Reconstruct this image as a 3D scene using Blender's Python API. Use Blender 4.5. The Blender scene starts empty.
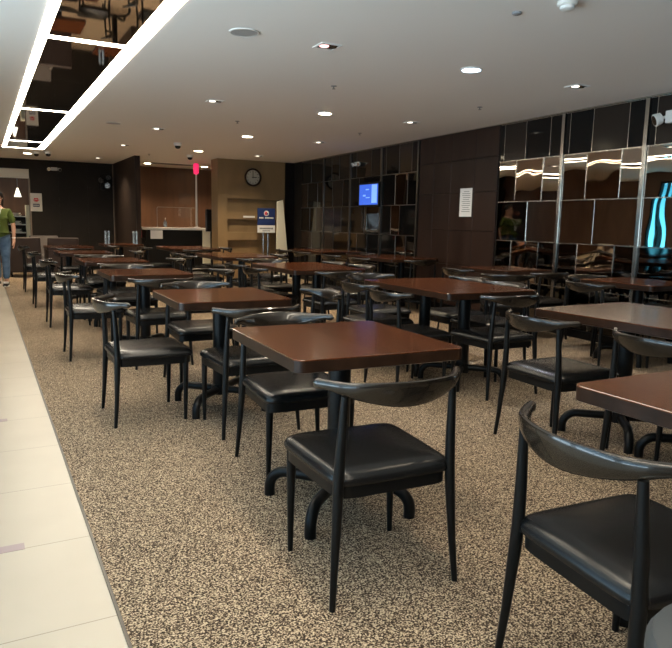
import bpy, bmesh, math, random
from mathutils import Vector, Matrix, Euler
random.seed(7)
PI = math.pi
scn = bpy.context.scene
COL = scn.collection

# ------------------------------------------------------------------ helpers
class MB:
    """collects shapes into one mesh"""
    def __init__(s): s.v = []; s.f = []; s.fm = []
    def add(s, vs, fs, m=0):
        n = len(s.v); s.v += [tuple(p) for p in vs]
        for f in fs: s.f.append(tuple(i + n for i in f)); s.fm.append(m)
        return s
    def box(s, x0, y0, z0, x1, y1, z1, m=0):
        vs = [(x0,y0,z0),(x1,y0,z0),(x1,y1,z0),(x0,y1,z0),(x0,y0,z1),(x1,y0,z1),(x1,y1,z1),(x0,y1,z1)]
        return s.add(vs, [(0,3,2,1),(4,5,6,7),(0,1,5,4),(1,2,6,5),(2,3,7,6),(3,0,4,7)], m)
    def hexa(s, p, m=0):   # 8 points, bottom ring then top ring
        return s.add(p, [(0,3,2,1),(4,5,6,7),(0,1,5,4),(1,2,6,5),(2,3,7,6),(3,0,4,7)], m)
    def loft(s, rings, cap0=True, cap1=True, m=0):
        n = len(rings[0]); vs = [p for r in rings for p in r]; fs = []
        for i in range(len(rings)-1):
            for j in range(n):
                k = (j+1) % n
                fs.append((i*n+j, i*n+k, (i+1)*n+k, (i+1)*n+j))
        if cap0: fs.append(tuple(range(n-1, -1, -1)))
        if cap1: fs.append(tuple((len(rings)-1)*n + j for j in range(n)))
        return s.add(vs, fs, m)
    def tube(s, path, rad, n=12, m=0, cap=True):
        path = [Vector(p) for p in path]; rings = []
        if not isinstance(rad, (list, tuple)): rad = [rad]*len(path)
        t0 = (path[1]-path[0]).normalized()
        u = t0.orthogonal().normalized()
        for i, p in enumerate(path):
            if i == 0: t = path[1]-path[0]
            elif i == len(path)-1: t = path[-1]-path[-2]
            else: t = (path[i+1]-p).normalized() + (p-path[i-1]).normalized()
            t.normalize(); u = (u - t*u.dot(t)).normalized(); w = t.cross(u)
            rings.append([p + (u*math.cos(a)+w*math.sin(a))*rad[i] for a in [2*PI*k/n for k in range(n)]])
        return s.loft(rings, cap, cap, m)
    def lathe(s, prof, c=(0,0,0), n=24, m=0, axis='z'):
        rings = []
        for r, h in prof:
            ring = []
            for k in range(n):
                a = 2*PI*k/n; x, y = r*math.cos(a), r*math.sin(a)
                if axis == 'z': ring.append((c[0]+x, c[1]+y, c[2]+h))
                elif axis == 'y': ring.append((c[0]+x, c[1]+h, c[2]-y))
                else: ring.append((c[0]+h, c[1]+x, c[2]+y))
            rings.append(ring)
        return s.loft(rings, True, True, m)
    def build(s, name, mat, parent=None, smooth=False, bevel=0, seg=2):
        me = bpy.data.meshes.new(name)
        me.from_pydata(s.v, [], s.f)
        mats = mat if isinstance(mat, (list, tuple)) else [mat]
        for q in mats: me.materials.append(q)
        if len(mats) > 1:
            for p, i in zip(me.polygons, s.fm): p.material_index = i
        bm = bmesh.new(); bm.from_mesh(me)
        bmesh.ops.recalc_face_normals(bm, faces=bm.faces)
        if bevel:
            es = [e for e in bm.edges if len(e.link_faces) == 2 and e.calc_face_angle(0) > 0.6]
            bmesh.ops.bevel(bm, geom=es, offset=bevel, segments=seg, affect='EDGES', profile=0.5)
        bm.to_mesh(me); bm.free()
        if smooth:
            for p in me.polygons: p.use_smooth = True
            me.set_sharp_from_angle(angle=math.radians(40))
        o = bpy.data.objects.new(name, me); COL.objects.link(o)
        if parent: o.parent = parent
        return o

def tag(o, label=None, cat=None, group=None, kind=None):
    if label: o['label'] = label
    if cat: o['category'] = cat
    if group: o['group'] = group
    if kind: o['kind'] = kind
    return o
def thing(name, label, cat, loc=(0,0,0), rz=0, group=None):
    o = bpy.data.objects.new(name, None); COL.objects.link(o)
    o.empty_display_size = .1
    o.location = loc; o.rotation_euler = (0,0,rz)
    return tag(o, label, cat, group)
def struct(mb, name, mat, parent=None, **k):
    o = mb.build(name, mat, parent, **k)
    if parent is None: o['kind'] = 'structure'
    return o
def copy_tree(src, label, loc, rz, group=None):
    r = src.copy(); COL.objects.link(r); r.location = loc; r.rotation_euler = (0,0,rz)
    r['label'] = label
    if group: r['group'] = group
    def rec(a, b):
        for ch in list(a.children):
            c = ch.copy(); COL.objects.link(c); c.parent = b
            rec(ch, c)
    rec(src, r)
    return r

# ------------------------------------------------------------------ materials
def mat(name, col=(.5,.5,.5), rough=.5, metal=0, spec=.5, coat=0, emit=None, estr=0, trans=0, ior=1.45, coat_rough=.05):
    m = bpy.data.materials.new(name); m.use_nodes = True
    b = m.node_tree.nodes['Principled BSDF']
    b.inputs['Base Color'].default_value = (*col, 1)
    b.inputs['Roughness'].default_value = rough
    b.inputs['Metallic'].default_value = metal
    b.inputs['Specular IOR Level'].default_value = spec
    b.inputs['Coat Weight'].default_value = coat
    b.inputs['Coat Roughness'].default_value = coat_rough
    b.inputs['Transmission Weight'].default_value = trans
    b.inputs['IOR'].default_value = ior
    if emit:
        b.inputs['Emission Color'].default_value = (*emit, 1)
        b.inputs['Emission Strength'].default_value = estr
    return m
def nd(m, t, **k):
    n = m.node_tree.nodes.new(t)
    for a, v in k.items(): setattr(n, a, v)
    return n
def lk(m, a, b): m.node_tree.links.new(a, b)
def bsdf(m): return m.node_tree.nodes['Principled BSDF']
def ramp(m, src, stops, interp='LINEAR'):
    r = nd(m, 'ShaderNodeValToRGB'); r.color_ramp.interpolation = interp
    e = r.color_ramp.elements
    while len(e) < len(stops): e.new(.5)
    for q, (p, c) in zip(e, stops): q.position = p; q.color = (*c, 1)
    lk(m, src, r.inputs[0]); return r
def coords(m, scale=(1,1,1), kind='Object'):
    tc = nd(m, 'ShaderNodeTexCoord'); mp = nd(m, 'ShaderNodeMapping')
    mp.inputs['Scale'].default_value = scale
    lk(m, tc.outputs[kind], mp.inputs[0]); return mp.outputs[0]
def bump(m, h, strength, dist=.01):
    b = nd(m, 'ShaderNodeBump'); b.inputs['Strength'].default_value = strength; b.inputs['Distance'].default_value = dist
    lk(m, h, b.inputs['Height']); lk(m, b.outputs[0], bsdf(m).inputs['Normal'])
def wood(name, c0, c1, scale, rough, coat=0, noise=4, axis=(1,1,1), spec=.5):
    m = mat(name, c0, rough, coat=coat, spec=spec)
    co = coords(m, axis)
    n = nd(m, 'ShaderNodeTexNoise'); n.inputs['Scale'].default_value = scale; n.inputs['Detail'].default_value = noise
    n.inputs['Distortion'].default_value = .6
    lk(m, co, n.inputs['Vector'])
    r = ramp(m, n.outputs['Fac'], [(.3, c0), (.7, c1)])
    lk(m, r.outputs[0], bsdf(m).inputs['Base Color'])
    return m

M = {}
# speckled carpet
m = M['carpet'] = mat('speckled_carpet', (.3,.22,.15), .95, spec=.15)
co = coords(m)
v = nd(m, 'ShaderNodeTexNoise'); v.inputs['Scale'].default_value = 165; v.inputs['Detail'].default_value = 2; v.inputs['Roughness'].default_value = .6
lk(m, co, v.inputs['Vector'])
r = ramp(m, v.outputs['Fac'], [(.41,(.026,.017,.012)),(.475,(.115,.080,.053)),(.535,(.26,.190,.126)),(.61,(.60,.475,.33))])
lk(m, r.outputs[0], bsdf(m).inputs['Base Color'])
bump(m, v.outputs['Fac'], .5, .006)
# cream tiles (joint lines every 0.61 m along the aisle and at the tile edges)
m = M['tile'] = mat('cream_tile', (.72,.62,.47), .32, spec=.4)
tc = nd(m, 'ShaderNodeTexCoord'); sx = nd(m, 'ShaderNodeSeparateXYZ'); lk(m, tc.outputs['Object'], sx.inputs[0])
def joint(sock, period, off, w):
    a = nd(m, 'ShaderNodeMath', operation='ADD'); a.inputs[1].default_value = -off + 100*period; lk(m, sock, a.inputs[0])
    b = nd(m, 'ShaderNodeMath', operation='MODULO'); b.inputs[1].default_value = period; lk(m, a.outputs[0], b.inputs[0])
    c = nd(m, 'ShaderNodeMath', operation='LESS_THAN'); c.inputs[1].default_value = w; lk(m, b.outputs[0], c.inputs[0])
    return c.outputs[0]
j1 = joint(sx.outputs[1], .61, 2.06, .004); j2 = joint(sx.outputs[0], 1.2, -.50, .004)
mx = nd(m, 'ShaderNodeMath', operation='MAXIMUM'); lk(m, j1, mx.inputs[0]); lk(m, j2, mx.inputs[1])
nz = nd(m, 'ShaderNodeTexNoise'); nz.inputs['Scale'].default_value = 3; lk(m, tc.outputs['Object'], nz.inputs['Vector'])
rr = ramp(m, nz.outputs['Fac'], [(.3,(.42,.365,.285)),(.7,(.455,.40,.315))])
mix = nd(m, 'ShaderNodeMix', data_type='RGBA'); lk(m, mx.outputs[0], mix.inputs['Factor'])
lk(m, rr.outputs[0], mix.inputs['A']); mix.inputs['B'].default_value = (.24,.20,.155,1)
lk(m, mix.outputs['Result'], bsdf(m).inputs['Base Color'])
M['inset'] = mat('mauve_inset', (.33,.25,.25), .4)
M['edge_metal'] = mat('dark_edge_trim', (.10,.09,.08), .4, metal=.8)
M['ceiling'] = mat('ceiling_paint', (.88,.86,.83), .9, spec=.1)
M['walnut'] = wood('walnut_veneer', (.042,.012,.004), (.102,.031,.010), 7, .19, coat=.2, spec=.4, axis=(8,1,1))
M['walnut_edge'] = wood('dark_walnut_edge', (.016,.008,.005), (.034,.016,.009), 14, .34, coat=.05, spec=.25, axis=(1,1,.3))
M['black_metal'] = mat('black_painted_metal', (.006,.006,.006), .34, spec=.25)
M['black_wood'] = wood('black_lacquered_wood', (.010,.008,.006), (.020,.014,.009), 20, .26, coat=.6, axis=(1,1,4))
m = M['leather'] = mat('black_leather', (.008,.008,.008), .27, spec=.42)
n = nd(m, 'ShaderNodeTexNoise'); n.inputs['Scale'].default_value = 220; n.inputs['Detail'].default_value = 2
lk(m, coords(m), n.inputs['Vector']); bump(m, n.outputs['Fac'], .12, .002)
M['table_iron'] = mat('black_cast_iron', (.006,.006,.006), .33, spec=.25)
M['dark_panel'] = wood('dark_brown_panel', (.024,.013,.010), (.040,.023,.018), 3, .34, axis=(1,1,.25), spec=.25)
M['black_wall'] = wood('charcoal_wall_panel', (.017,.014,.012), (.024,.020,.017), 2, .5, spec=.15)
M['fluted'] = wood('fluted_dark_wood', (.018,.012,.010), (.05,.034,.026), 22, .45, axis=(1,1,.05), spec=.2)
M['brown_wall'] = wood('brown_wood_wall', (.085,.040,.022), (.14,.068,.036), 2.5, .45, axis=(1.5,1.5,.2))
M['gold_wall'] = wood('olive_brown_panel', (.20,.130,.062), (.27,.18,.088), 2, .5, axis=(1,1,.4))
M['dark_niche_wall'] = mat('black_side_panel', (.010,.008,.008), .45, spec=.15)
M['left_wall'] = wood('brown_side_wall', (.085,.045,.028), (.13,.072,.046), 2, .5, axis=(1,1,.3))
def mirror(name, col, rough, warp):
    m = mat(name, col, rough, metal=1.0)
    n = nd(m, 'ShaderNodeTexNoise'); n.inputs['Scale'].default_value = 1.7; n.inputs['Detail'].default_value = 1
    lk(m, coords(m), n.inputs['Vector']); bump(m, n.outputs['Fac'], warp, .05)
    return m
M['mirror_black'] = mirror('smoked_mirror_glass', (.10,.095,.09), .03, .12)
M['mirror_clear'] = mirror('clear_mirror_glass', (.55,.52,.48), .015, .07)
M['mirror_bronze'] = mirror('bronze_mirror_glass', (.42,.33,.26), .03, .28)
M['ceil_mirror'] = mat('dark_ceiling_mirror', (.58,.54,.52), .03, metal=1)
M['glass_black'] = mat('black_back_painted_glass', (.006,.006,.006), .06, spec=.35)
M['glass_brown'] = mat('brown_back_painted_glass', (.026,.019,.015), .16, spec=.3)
M['chrome'] = mat('brushed_chrome', (.55,.53,.50), .22, metal=1)
M['dim_chrome'] = mat('dull_steel', (.25,.245,.24), .3, metal=1)
M['white_paint'] = mat('white_paint', (.75,.74,.71), .5)
M['cream'] = mat('cream_board', (.82,.77,.60), .55)
M['paper'] = mat('white_paper', (.80,.80,.80), .8, spec=.2)
M['dial'] = mat('aged_cream_dial', (.42,.40,.33), .6)
M['faint_sheet'] = mat('faint_brown_sheet', (.12,.068,.045), .6)
M['ink'] = mat('grey_ink', (.10,.10,.11), .8)
M['navy'] = mat('navy_print', (.018,.035,.12), .4)
M['red'] = mat('red_print', (.65,.05,.06), .5)
M['red_glow'] = mat('glowing_red_plastic', (.85,.03,.12), .4, emit=(1,.03,.15), estr=.55)  # emission makes the red top glow by itself
M['black_plastic'] = mat('black_plastic', (.009,.009,.009), .4, spec=.25)
M['dark_lounge'] = mat('dark_brown_upholstery', (.035,.022,.019), .6)
M['grey_lounge'] = mat('grey_upholstery', (.13,.115,.11), .7)
M['grey_seat'] = mat('grey_vinyl', (.055,.06,.063), .38)
M['strip'] = mat('warm_white_strip_light', (1,1,1), .5, emit=(1,.88,.70), estr=17)
M['lamp_on'] = mat('lit_warm_downlight', (1,1,1), .5, emit=(1,.86,.58), estr=22)
M['lamp_cool'] = mat('lit_cool_downlight', (1,1,1), .5, emit=(.62,.82,1), estr=5)
M['lamp_pink'] = mat('pink_downlight', (1,1,1), .5, emit=(1,.42,.42), estr=1.6)
M['lamp_dim'] = mat('dim_downlight', (.8,.8,.8), .3, emit=(1,.88,.72), estr=2.2)
M['lamp_shade'] = mat('white_pendant_shade', (.9,.88,.82), .4, emit=(1,.9,.7), estr=1.2)
M['reflector'] = mat('reflector_well', (.22,.2,.18), .25, metal=.9)
M['tan_paint'] = mat('tan_metal_trim', (.22,.17,.13), .5)
M['blue_acrylic'] = mat('blue_tinted_acrylic', (.62,.80,.97), .05, trans=.75, ior=1.3)
m = M['window_glass'] = bpy.data.materials.new('window_glass'); m.use_nodes = True
nt = m.node_tree; nt.nodes.remove(nt.nodes['Principled BSDF'])
tb = nd(m, 'ShaderNodeBsdfTransparent'); gb = nd(m, 'ShaderNodeBsdfGlossy'); gb.inputs['Roughness'].default_value = .02
ms = nd(m, 'ShaderNodeMixShader'); ms.inputs[0].default_value = .06
lk(m, tb.outputs[0], ms.inputs[1]); lk(m, gb.outputs[0], ms.inputs[2]); lk(m, ms.outputs[0], nt.nodes['Material Output'].inputs['Surface'])
M['tinted_glass'] = m.copy(); M['tinted_glass'].name = 'cyan_tinted_glass'
for q in M['tinted_glass'].node_tree.nodes:
    if q.type == 'BSDF_TRANSPARENT': q.inputs[0].default_value = (.28,.58,.64,1)
M['acrylic'] = m.copy(); M['acrylic'].name = 'clear_acrylic'
M['screen'] = mat('blue_reflection', (.02,.05,.3), .2, emit=(.05,.14,.70), estr=.7)  # self-lit blue standing in for a mirror reflection
M['reflection_pale'] = mat('pale_blue_reflection', (.2,.4,.9), .2, emit=(.22,.42,1), estr=.6)
M['grille'] = mat('grey_speaker_grille', (.42,.41,.40), .7)
M['vent'] = mat('grey_vent', (.28,.28,.29), .6)
# clothing and skin
M['skin'] = mat('skin', (.55,.30,.20), .5)
M['hair'] = mat('black_hair', (.012,.009,.008), .45)
M['tee'] = mat('olive_green_cloth', (.085,.115,.020), .9)
m = M['denim'] = mat('blue_denim', (.075,.14,.24), .85)
n = nd(m, 'ShaderNodeTexNoise'); n.inputs['Scale'].default_value = 9
lk(m, coords(m), n.inputs['Vector']); r = ramp(m, n.outputs['Fac'], [(.3,(.05,.10,.18)),(.7,(.12,.20,.32))]); lk(m, r.outputs[0], bsdf(m).inputs['Base Color'])

# ------------------------------------------------------------------ camera
H = 1.27; F = 660.
pitch, yaw, ro = math.radians(8.68), math.radians(28.22), math.radians(1.17)
cp, sp, cy, sy = math.cos(pitch), math.sin(pitch), math.cos(yaw), math.sin(yaw)
fw = Vector((sy*cp, cy*cp, -sp)); r0 = Vector((cy, -sy, 0)); u0 = Vector((sy*sp, cy*sp, cp))
rt = r0*math.cos(ro) + u0*math.sin(ro); up = u0*math.cos(ro) - r0*math.sin(ro)
cam = bpy.data.cameras.new('camera'); co_ = bpy.data.objects.new('camera', cam); COL.objects.link(co_)
co_.matrix_world = Matrix(((rt.x, up.x, -fw.x, 0), (rt.y, up.y, -fw.y, 0), (rt.z, up.z, -fw.z, H), (0,0,0,1)))
cam.sensor_fit = 'HORIZONTAL'; cam.sensor_width = 36; cam.lens = 36*F/672; cam.clip_start = .02; cam.clip_end = 100
scn.camera = co_

# ------------------------------------------------------------------ room shell
CZ = 2.6
LW = -2.4; NEAR = -2.6; BW = 17.3; EDGE = .33; CWY = 14.05
def WX(y): return 5.90 + .034*y
struct(MB().box(LW-.2, NEAR-.2, -.12, EDGE, 21.5, 0), 'floor', M['tile'])
struct(MB().box(EDGE, NEAR-.2, -.12, 6.9, 21.5, .004), 'floor_carpet', M['carpet'])
struct(MB().box(EDGE-.006, NEAR, -.02, EDGE+.004, 15.2, .0065), 'trim_1', M['edge_metal'])
ins = MB()
for k in range(0, 5): ins.box(-.52, 2.665+1.83*k, -.01, .085, 2.72+1.83*k, .0012)
struct(ins, 'trim_2', M['inset'])
struct(MB().box(LW-.2, NEAR-.2, CZ, 6.9, 21.5, CZ+.04), 'ceiling', M['ceiling'])

# wall on the right (very slightly splayed)
def rwall(mb, y0, y1, z0, z1, d0, d1):
    return mb.hexa([(WX(y0)-d1,y0,z0),(WX(y0)-d0,y0,z0),(WX(y1)-d0,y1,z0),(WX(y1)-d1,y1,z0),
                    (WX(y0)-d1,y0,z1),(WX(y0)-d0,y0,z1),(WX(y1)-d0,y1,z1),(WX(y1)-d1,y1,z1)])
wr = struct(rwall(MB(), NEAR, CWY+.2, 0, CZ, -.15, 0), 'wall_right', M['black_wall'])
pb = MB()
ys = [6.93, 7.42, 7.98, 8.42, 8.82]; zs = [.10, .62, 1.19, 1.78, 2.25, 2.585]
zs = [.10, .70, 1.20, 1.74, 2.20, 2.585]
for a, b in zip(ys, ys[1:]):
    for c, d in zip(zs, zs[1:]): rwall(pb, a+.003, b-.003, c+.003, d-.003, -.001, .02)
pb.build('panel', M['dark_panel'], wr, bevel=.002, seg=1)
struct(rwall(MB(), NEAR, CWY, .0, .095, -.001, .022), 'baseboard_right', M['black_metal'])
struct(rwall(MB(), NEAR, CWY, 2.588, 2.6, -.001, .05), 'trim_3', M['chrome'])

# mirror bays: rows of tiles between chrome uprights
rows = [(.10,.57),(.57,1.09),(1.09,1.59),(1.59,2.11),(2.11,2.585)]
def bay(y_far, y_near, cols, label, bright):
    """cols: for each row from top to bottom a list of (fraction, material)"""
    root = thing('mirror_bay', label, 'mirror panel', (WX((y_far+y_near)/2), (y_far+y_near)/2, 0), 0, 'mirror tile bays on the right wall')
    ox, oy = root.location.x, root.location.y
    y_far -= .0245; yn = y_near + .0245; W = yn - y_far   # negative: runs towards the camera
    def shift(mb): mb.v = [(p[0]-ox, p[1]-oy, p[2]) for p in mb.v]; return mb
    tr = MB()
    for (z0, z1), row in zip(reversed(rows), cols):
        f0 = 0
        for f1, mk in row:
            ya, yb = y_far + W*f0, y_far + W*f1
            lo, hi = min(ya, yb)+.004, max(ya, yb)-.004
            t0 = .012 + random.uniform(0, .006); t1 = .012 + random.uniform(0, .006)
            dz = random.uniform(-.004, .004)
            X0, X1 = WX(lo)-t0, WX(hi)-t1
            p = [(X0-dz,lo,z0+.004),(WX(lo)-.001,lo,z0+.004),(WX(hi)-.001,hi,z0+.004),(X1-dz,hi,z0+.004),
                 (X0+dz,lo,z1-.004),(WX(lo)-.001,lo,z1-.004),(WX(hi)-.001,hi,z1-.004),(X1+dz,hi,z1-.004)]
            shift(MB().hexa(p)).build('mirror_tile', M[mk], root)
            if f1 < 1: rwall(tr, lo-.008, lo, z0, z1, -.001, .021)
            f0 = f1
        rwall(tr, yn, y_far, z1-.006, z1+.006, -.001, .024)
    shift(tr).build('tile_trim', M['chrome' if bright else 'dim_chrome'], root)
    u = MB(); rwall(u, y_near-.022, y_near+.022, .1, 2.585, -.001, .035)
    shift(u).build('upright', M['chrome' if bright else 'dim_chrome'], root)
K, C, B, G, N = 'mirror_black', 'mirror_clear', 'mirror_bronze', 'glass_black', 'glass_brown'
bay(6.92, 5.79, [[(.07,G),(.44,N),(.83,G),(1,G)], [(.30,C),(.74,B),(1,C)], [(.52,K),(1,C)], [(.28,K),(.74,B),(1,K)], [(.4,K),(1,K)]],
    'mirror tile bay just right of the dark panels with paper notice', True)
bay(5.79, 4.65, [[(.07,G),(.38,G),(.82,N),(1,G)], [(.33,C),(.76,B),(1,C)], [(.47,C),(1,C)], [(.28,K),(.76,B),(1,K)], [(.5,K),(1,K)]],
    'mirror tile bay in the middle of the bright right-hand mirrors', True)
bay(4.65, 3.50, [[(.08,G),(.5,N),(1,G)], [(.6,C),(1,B)], [(.55,C),(1,K)], [(.6,K),(1,B)], [(.5,K),(1,K)]],
    'mirror tile bay at right edge, under the white emergency lamps', True)
bay(3.50, 2.35, [[(.3,G),(.7,N),(1,G)], [(.4,C),(1,B)], [(.5,C),(1,C)], [(.3,K),(1,B)], [(.5,K),(1,K)]],
    'mirror tile bay beyond the right edge of the picture', True)
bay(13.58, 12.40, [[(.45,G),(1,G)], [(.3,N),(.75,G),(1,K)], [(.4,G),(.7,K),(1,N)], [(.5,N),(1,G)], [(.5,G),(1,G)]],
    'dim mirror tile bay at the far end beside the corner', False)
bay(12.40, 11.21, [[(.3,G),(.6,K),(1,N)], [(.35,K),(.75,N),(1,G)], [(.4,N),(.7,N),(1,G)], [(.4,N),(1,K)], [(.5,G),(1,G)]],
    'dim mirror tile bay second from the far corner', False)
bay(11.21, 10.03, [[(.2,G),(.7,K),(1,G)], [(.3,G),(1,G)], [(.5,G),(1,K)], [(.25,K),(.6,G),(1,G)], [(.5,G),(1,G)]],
    'dim mirror tile bay behind the blue reflection slab', False)
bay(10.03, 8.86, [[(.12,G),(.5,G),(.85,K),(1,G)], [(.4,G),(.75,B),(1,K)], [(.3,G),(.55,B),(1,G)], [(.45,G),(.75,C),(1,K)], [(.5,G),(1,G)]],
    'dim mirror tile bay next to the dark panels, right of blue reflection', False)

# far wall on the left, with the serving opening
w = MB()
w.box(1.06, BW, 0, 3.0, BW+.15, CZ); w.box(LW, BW, 2.36, 1.06, BW+.15, CZ); w.box(LW, BW, 0, -1.0, BW+.15, 2.36)
wb = struct(w, 'wall_back', M['black_wall'])
sm = MB()
for x in (1.7, 2.35): sm.box(x-.002, BW-.004, .1, x+.002, BW+.01, CZ)
for z in (.75, 1.4, 2.0): sm.box(1.06, BW-.004, z-.002, 3.0, BW+.01, z+.002)
sm.build('panel_joint', M['black_metal'], wb)
struct(MB().box(-1.0, BW-.03, 2.16, 1.06, BW+.1, 2.37), 'trim_4', M['white_paint'], bevel=.006)
struct(MB().box(1.045, BW-.02, 0, 1.075, BW+.12, 2.17), 'trim_5', M['tan_paint'])
# room behind the opening
struct(MB().box(-1.6, 20.4, 0, 2.9, 20.55, CZ), 'wall_kitchen', M['brown_wall'])
# partition fin
struct(MB().box(2.95, 14.65, 0, 3.06, BW+.15, CZ), 'wall_partition', M['fluted'])
struct(MB().box(2.935, BW-.06, 0, 2.952, BW-.02, CZ-.02), 'trim_6', M['tan_paint'])
# recess behind the counter
struct(MB().box(3.06, 17.45, 0, 6.5, 17.6, CZ), 'wall_recess', M['brown_wall'])
# clock wall with three niches
cw = MB(); NX0, NX1 = 4.79, 6.02; D = .12
cw.box(4.57, CWY, 0, NX0, CWY+.45, CZ); cw.box(NX1, CWY, 0, 6.15, CWY+.45, CZ)
cw.box(NX0, CWY, 1.765, NX1, CWY+.45, CZ)
for a, b in ((0,.50),(.80,1.02),(1.28,1.46)):
    cw.box(NX0, CWY, a if a == 0 else a+.05, NX1, CWY+.45, b)
cw = MB()
cw.box(4.57, CWY, 0, NX0, CWY+.45, CZ); cw.box(NX1, CWY, 0, 6.15, CWY+.45, CZ); cw.box(NX0, CWY, 1.765, NX1, CWY+.45, CZ)
cw.box(NX0, CWY, 0, NX1, CWY+.45, .56); cw.box(NX0, CWY, .86, NX1, CWY+.45, 1.03); cw.box(NX0, CWY, 1.315, NX1, CWY+.45, 1.465)
cw.box(NX0, CWY+D, .56, NX1, CWY+.45, .86); cw.box(NX0, CWY+D, 1.03, NX1, CWY+.45, 1.315); cw.box(NX0, CWY+D, 1.465, NX1, CWY+.45, 1.765)
struct(cw, 'wall_clock', M['gold_wall'])
struct(MB().box(6.15, CWY-.02, 0, 6.55, CWY+.45, CZ), 'wall_corner', M['dark_niche_wall'])
struct(MB().box(6.40, CWY+.45, 0, 6.55, 17.6, CZ), 'wall_side', M['brown_wall'])
# left wall with window openings; wall behind the camera
lw = MB(); opens = [(-2.2,0),(.3,2.5),(2.8,5.0),(11.3,11.8)]; zlo, zhi = .15, 2.42
y = NEAR
for a, b in opens:
    lw.box(LW-.15, y, 0, LW, a, CZ); lw.box(LW-.15, a, 0, LW, b, zlo); lw.box(LW-.15, a, zhi, LW, b, CZ); y = b
lw.box(LW-.15, y, 0, LW, 21.5, CZ)
struct(lw, 'wall_left', M['left_wall'])
for i, (a, b) in enumerate(opens):
    f = MB(); t = .05
    f.box(LW-.12, a, zlo, LW-.02, b, zlo+t); f.box(LW-.12, a, zhi-t, LW-.02, b, zhi)
    f.box(LW-.12, a, zlo+t, LW-.02, a+t, zhi-t); f.box(LW-.12, b-t, zlo+t, LW-.02, b, zhi-t)
    f.box(LW-.11, (a+b)/2-.02, zlo+t, LW-.03, (a+b)/2+.02, zhi-t)
    wn = struct(f, 'window_%d' % (i+1), M['black_metal'])
    MB().box(LW-.075, a+t, zlo+t, LW-.068, b-t, zhi-t).build('pane', M['tinted_glass'] if i == 3 else M['window_glass'], wn)
struct(MB().box(LW-.15, NEAR-.15, 0, 6.3, NEAR, CZ), 'wall_front', M['left_wall'])
struct(MB().box(LW-.15, 21.3, 0, 6.55, 21.45, CZ), 'wall_end', M['black_wall'])

# ------------------------------------------------------------------ ceiling light raft
raft = thing('linear_ceiling_light', 'long glowing double-strip ceiling light framing dark mirror panels above the aisle', 'ceiling light', (.8, 6.2, CZ))
def rel(mb, o): mb.v = [(p[0]-o.location.x, p[1]-o.location.y, p[2]-o.location.z) for p in mb.v]; return mb
Y0, Y1 = -1.5, 14.62
rel(MB().box(.452, Y0, 2.5965, .515, Y1, 2.6), raft).build('light_strip', M['strip'], raft)
rel(MB().box(1.07, Y0, 2.5965, 1.185, Y1, 2.6), raft).build('light_strip', M['strip'], raft)
cr = [1.85, 5.575, 9.32, 13.27, 14.58]
for c in cr: rel(MB().box(.515, c-.05, 2.597, 1.07, c+.05, 2.6), raft).build('cross_strip', M['strip'], raft)
prev = Y0
for c in cr:
    rel(MB().box(.515, prev+.05 if prev > Y0 else prev, 2.598, 1.07, c-.05, 2.6), raft).build('mirror_panel', M['ceil_mirror'], raft); prev = c

# ------------------------------------------------------------------ downlights and ceiling fittings
def downlight(x, y, kind, label, square=False):
    o = thing('downlight', label, 'ceiling light', (x, y, CZ), 0, 'recessed ceiling downlights')
    if square:
        fr = MB()
        for a in ((-.085,-.085,.085,-.07),(-.085,.07,.085,.085),(-.085,-.07,-.07,.07),(.07,-.07,.085,.07)): fr.box(a[0],a[1],-.008,a[2],a[3],0)
        fr.build('trim_ring', M['white_paint'], o)
        MB().box(-.07,-.07,-.004,.07,.07,-.0008).build('reflector', M['reflector'], o)
        MB().lathe([(.034,-.0085),(.038,-.004)], (-.028,0,0), 16).build('lamp', M[kind], o)
        MB().lathe([(.034,-.0085),(.038,-.004)], (.040,0,0), 16).build('lamp', M['reflector'], o)
    else:
        MB().lathe([(.095,0),(.095,-.008),(.082,-.011),(.078,-.0006)], n=24).build('trim_ring', M['white_paint'], o, smooth=True)
        MB().lathe([(.077,-.0125),(.077,-.001)], n=24).build('lamp', M[kind], o)
    return o
cols = {2.40:'walkway side', 3.79:'middle', 5.07:'mirror side'}
rown = {4.70:'nearest', 7.46:'second', 10.15:'third', 12.75:'farthest'}
kinds = {(2.40,4.70):('lamp_pink',True,'pink-tinted square recessed downlight in the ceiling above the nearest tables'),
 (3.79,4.70):('lamp_cool',False,'bright bluish-white round downlight above the large table'),
 (5.07,4.70):('lamp_dim',True,'square recessed downlight nearest the bright mirrors'),
 (2.40,7.46):('lamp_dim',True,'square recessed downlight second from the camera on the walkway side'),
 (3.79,7.46):('lamp_on',False,'bright warm round downlight at centre of ceiling, the nearer of two'),
 (5.07,7.46):('lamp_dim',True,'square recessed downlight above the dark wall panels'),
 (2.40,10.15):('lamp_dim',True,'square recessed downlight third from the camera on the walkway side'),
 (3.79,10.15):('lamp_on',False,'bright warm round downlight at centre of ceiling, the middle one'),
 (5.07,10.15):('lamp_dim',True,'square recessed downlight near the blue mirror reflection'),
 (2.40,12.75):('lamp_dim',True,'square recessed downlight just before the dark partition'),
 (3.79,12.82):('lamp_on',False,'bright warm round downlight in front of the counter'),
 (5.10,13.0):('lamp_dim',True,'square recessed downlight in front of the wall clock'),
 (.95,15.65):('lamp_on',False,'bright round downlight beyond the end of the strip light'),
 (2.41,15.8):('lamp_dim',True,'square recessed downlight between partition and dark far wall'),
 (3.6,16.4):('lamp_on',False,'small round downlight over the counter recess, left'),
 (5.0,16.4):('lamp_on',False,'small round downlight over the counter recess, right')}
for (x, y), (k, sq, lb) in kinds.items(): downlight(x, y, k, lb, sq)
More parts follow.
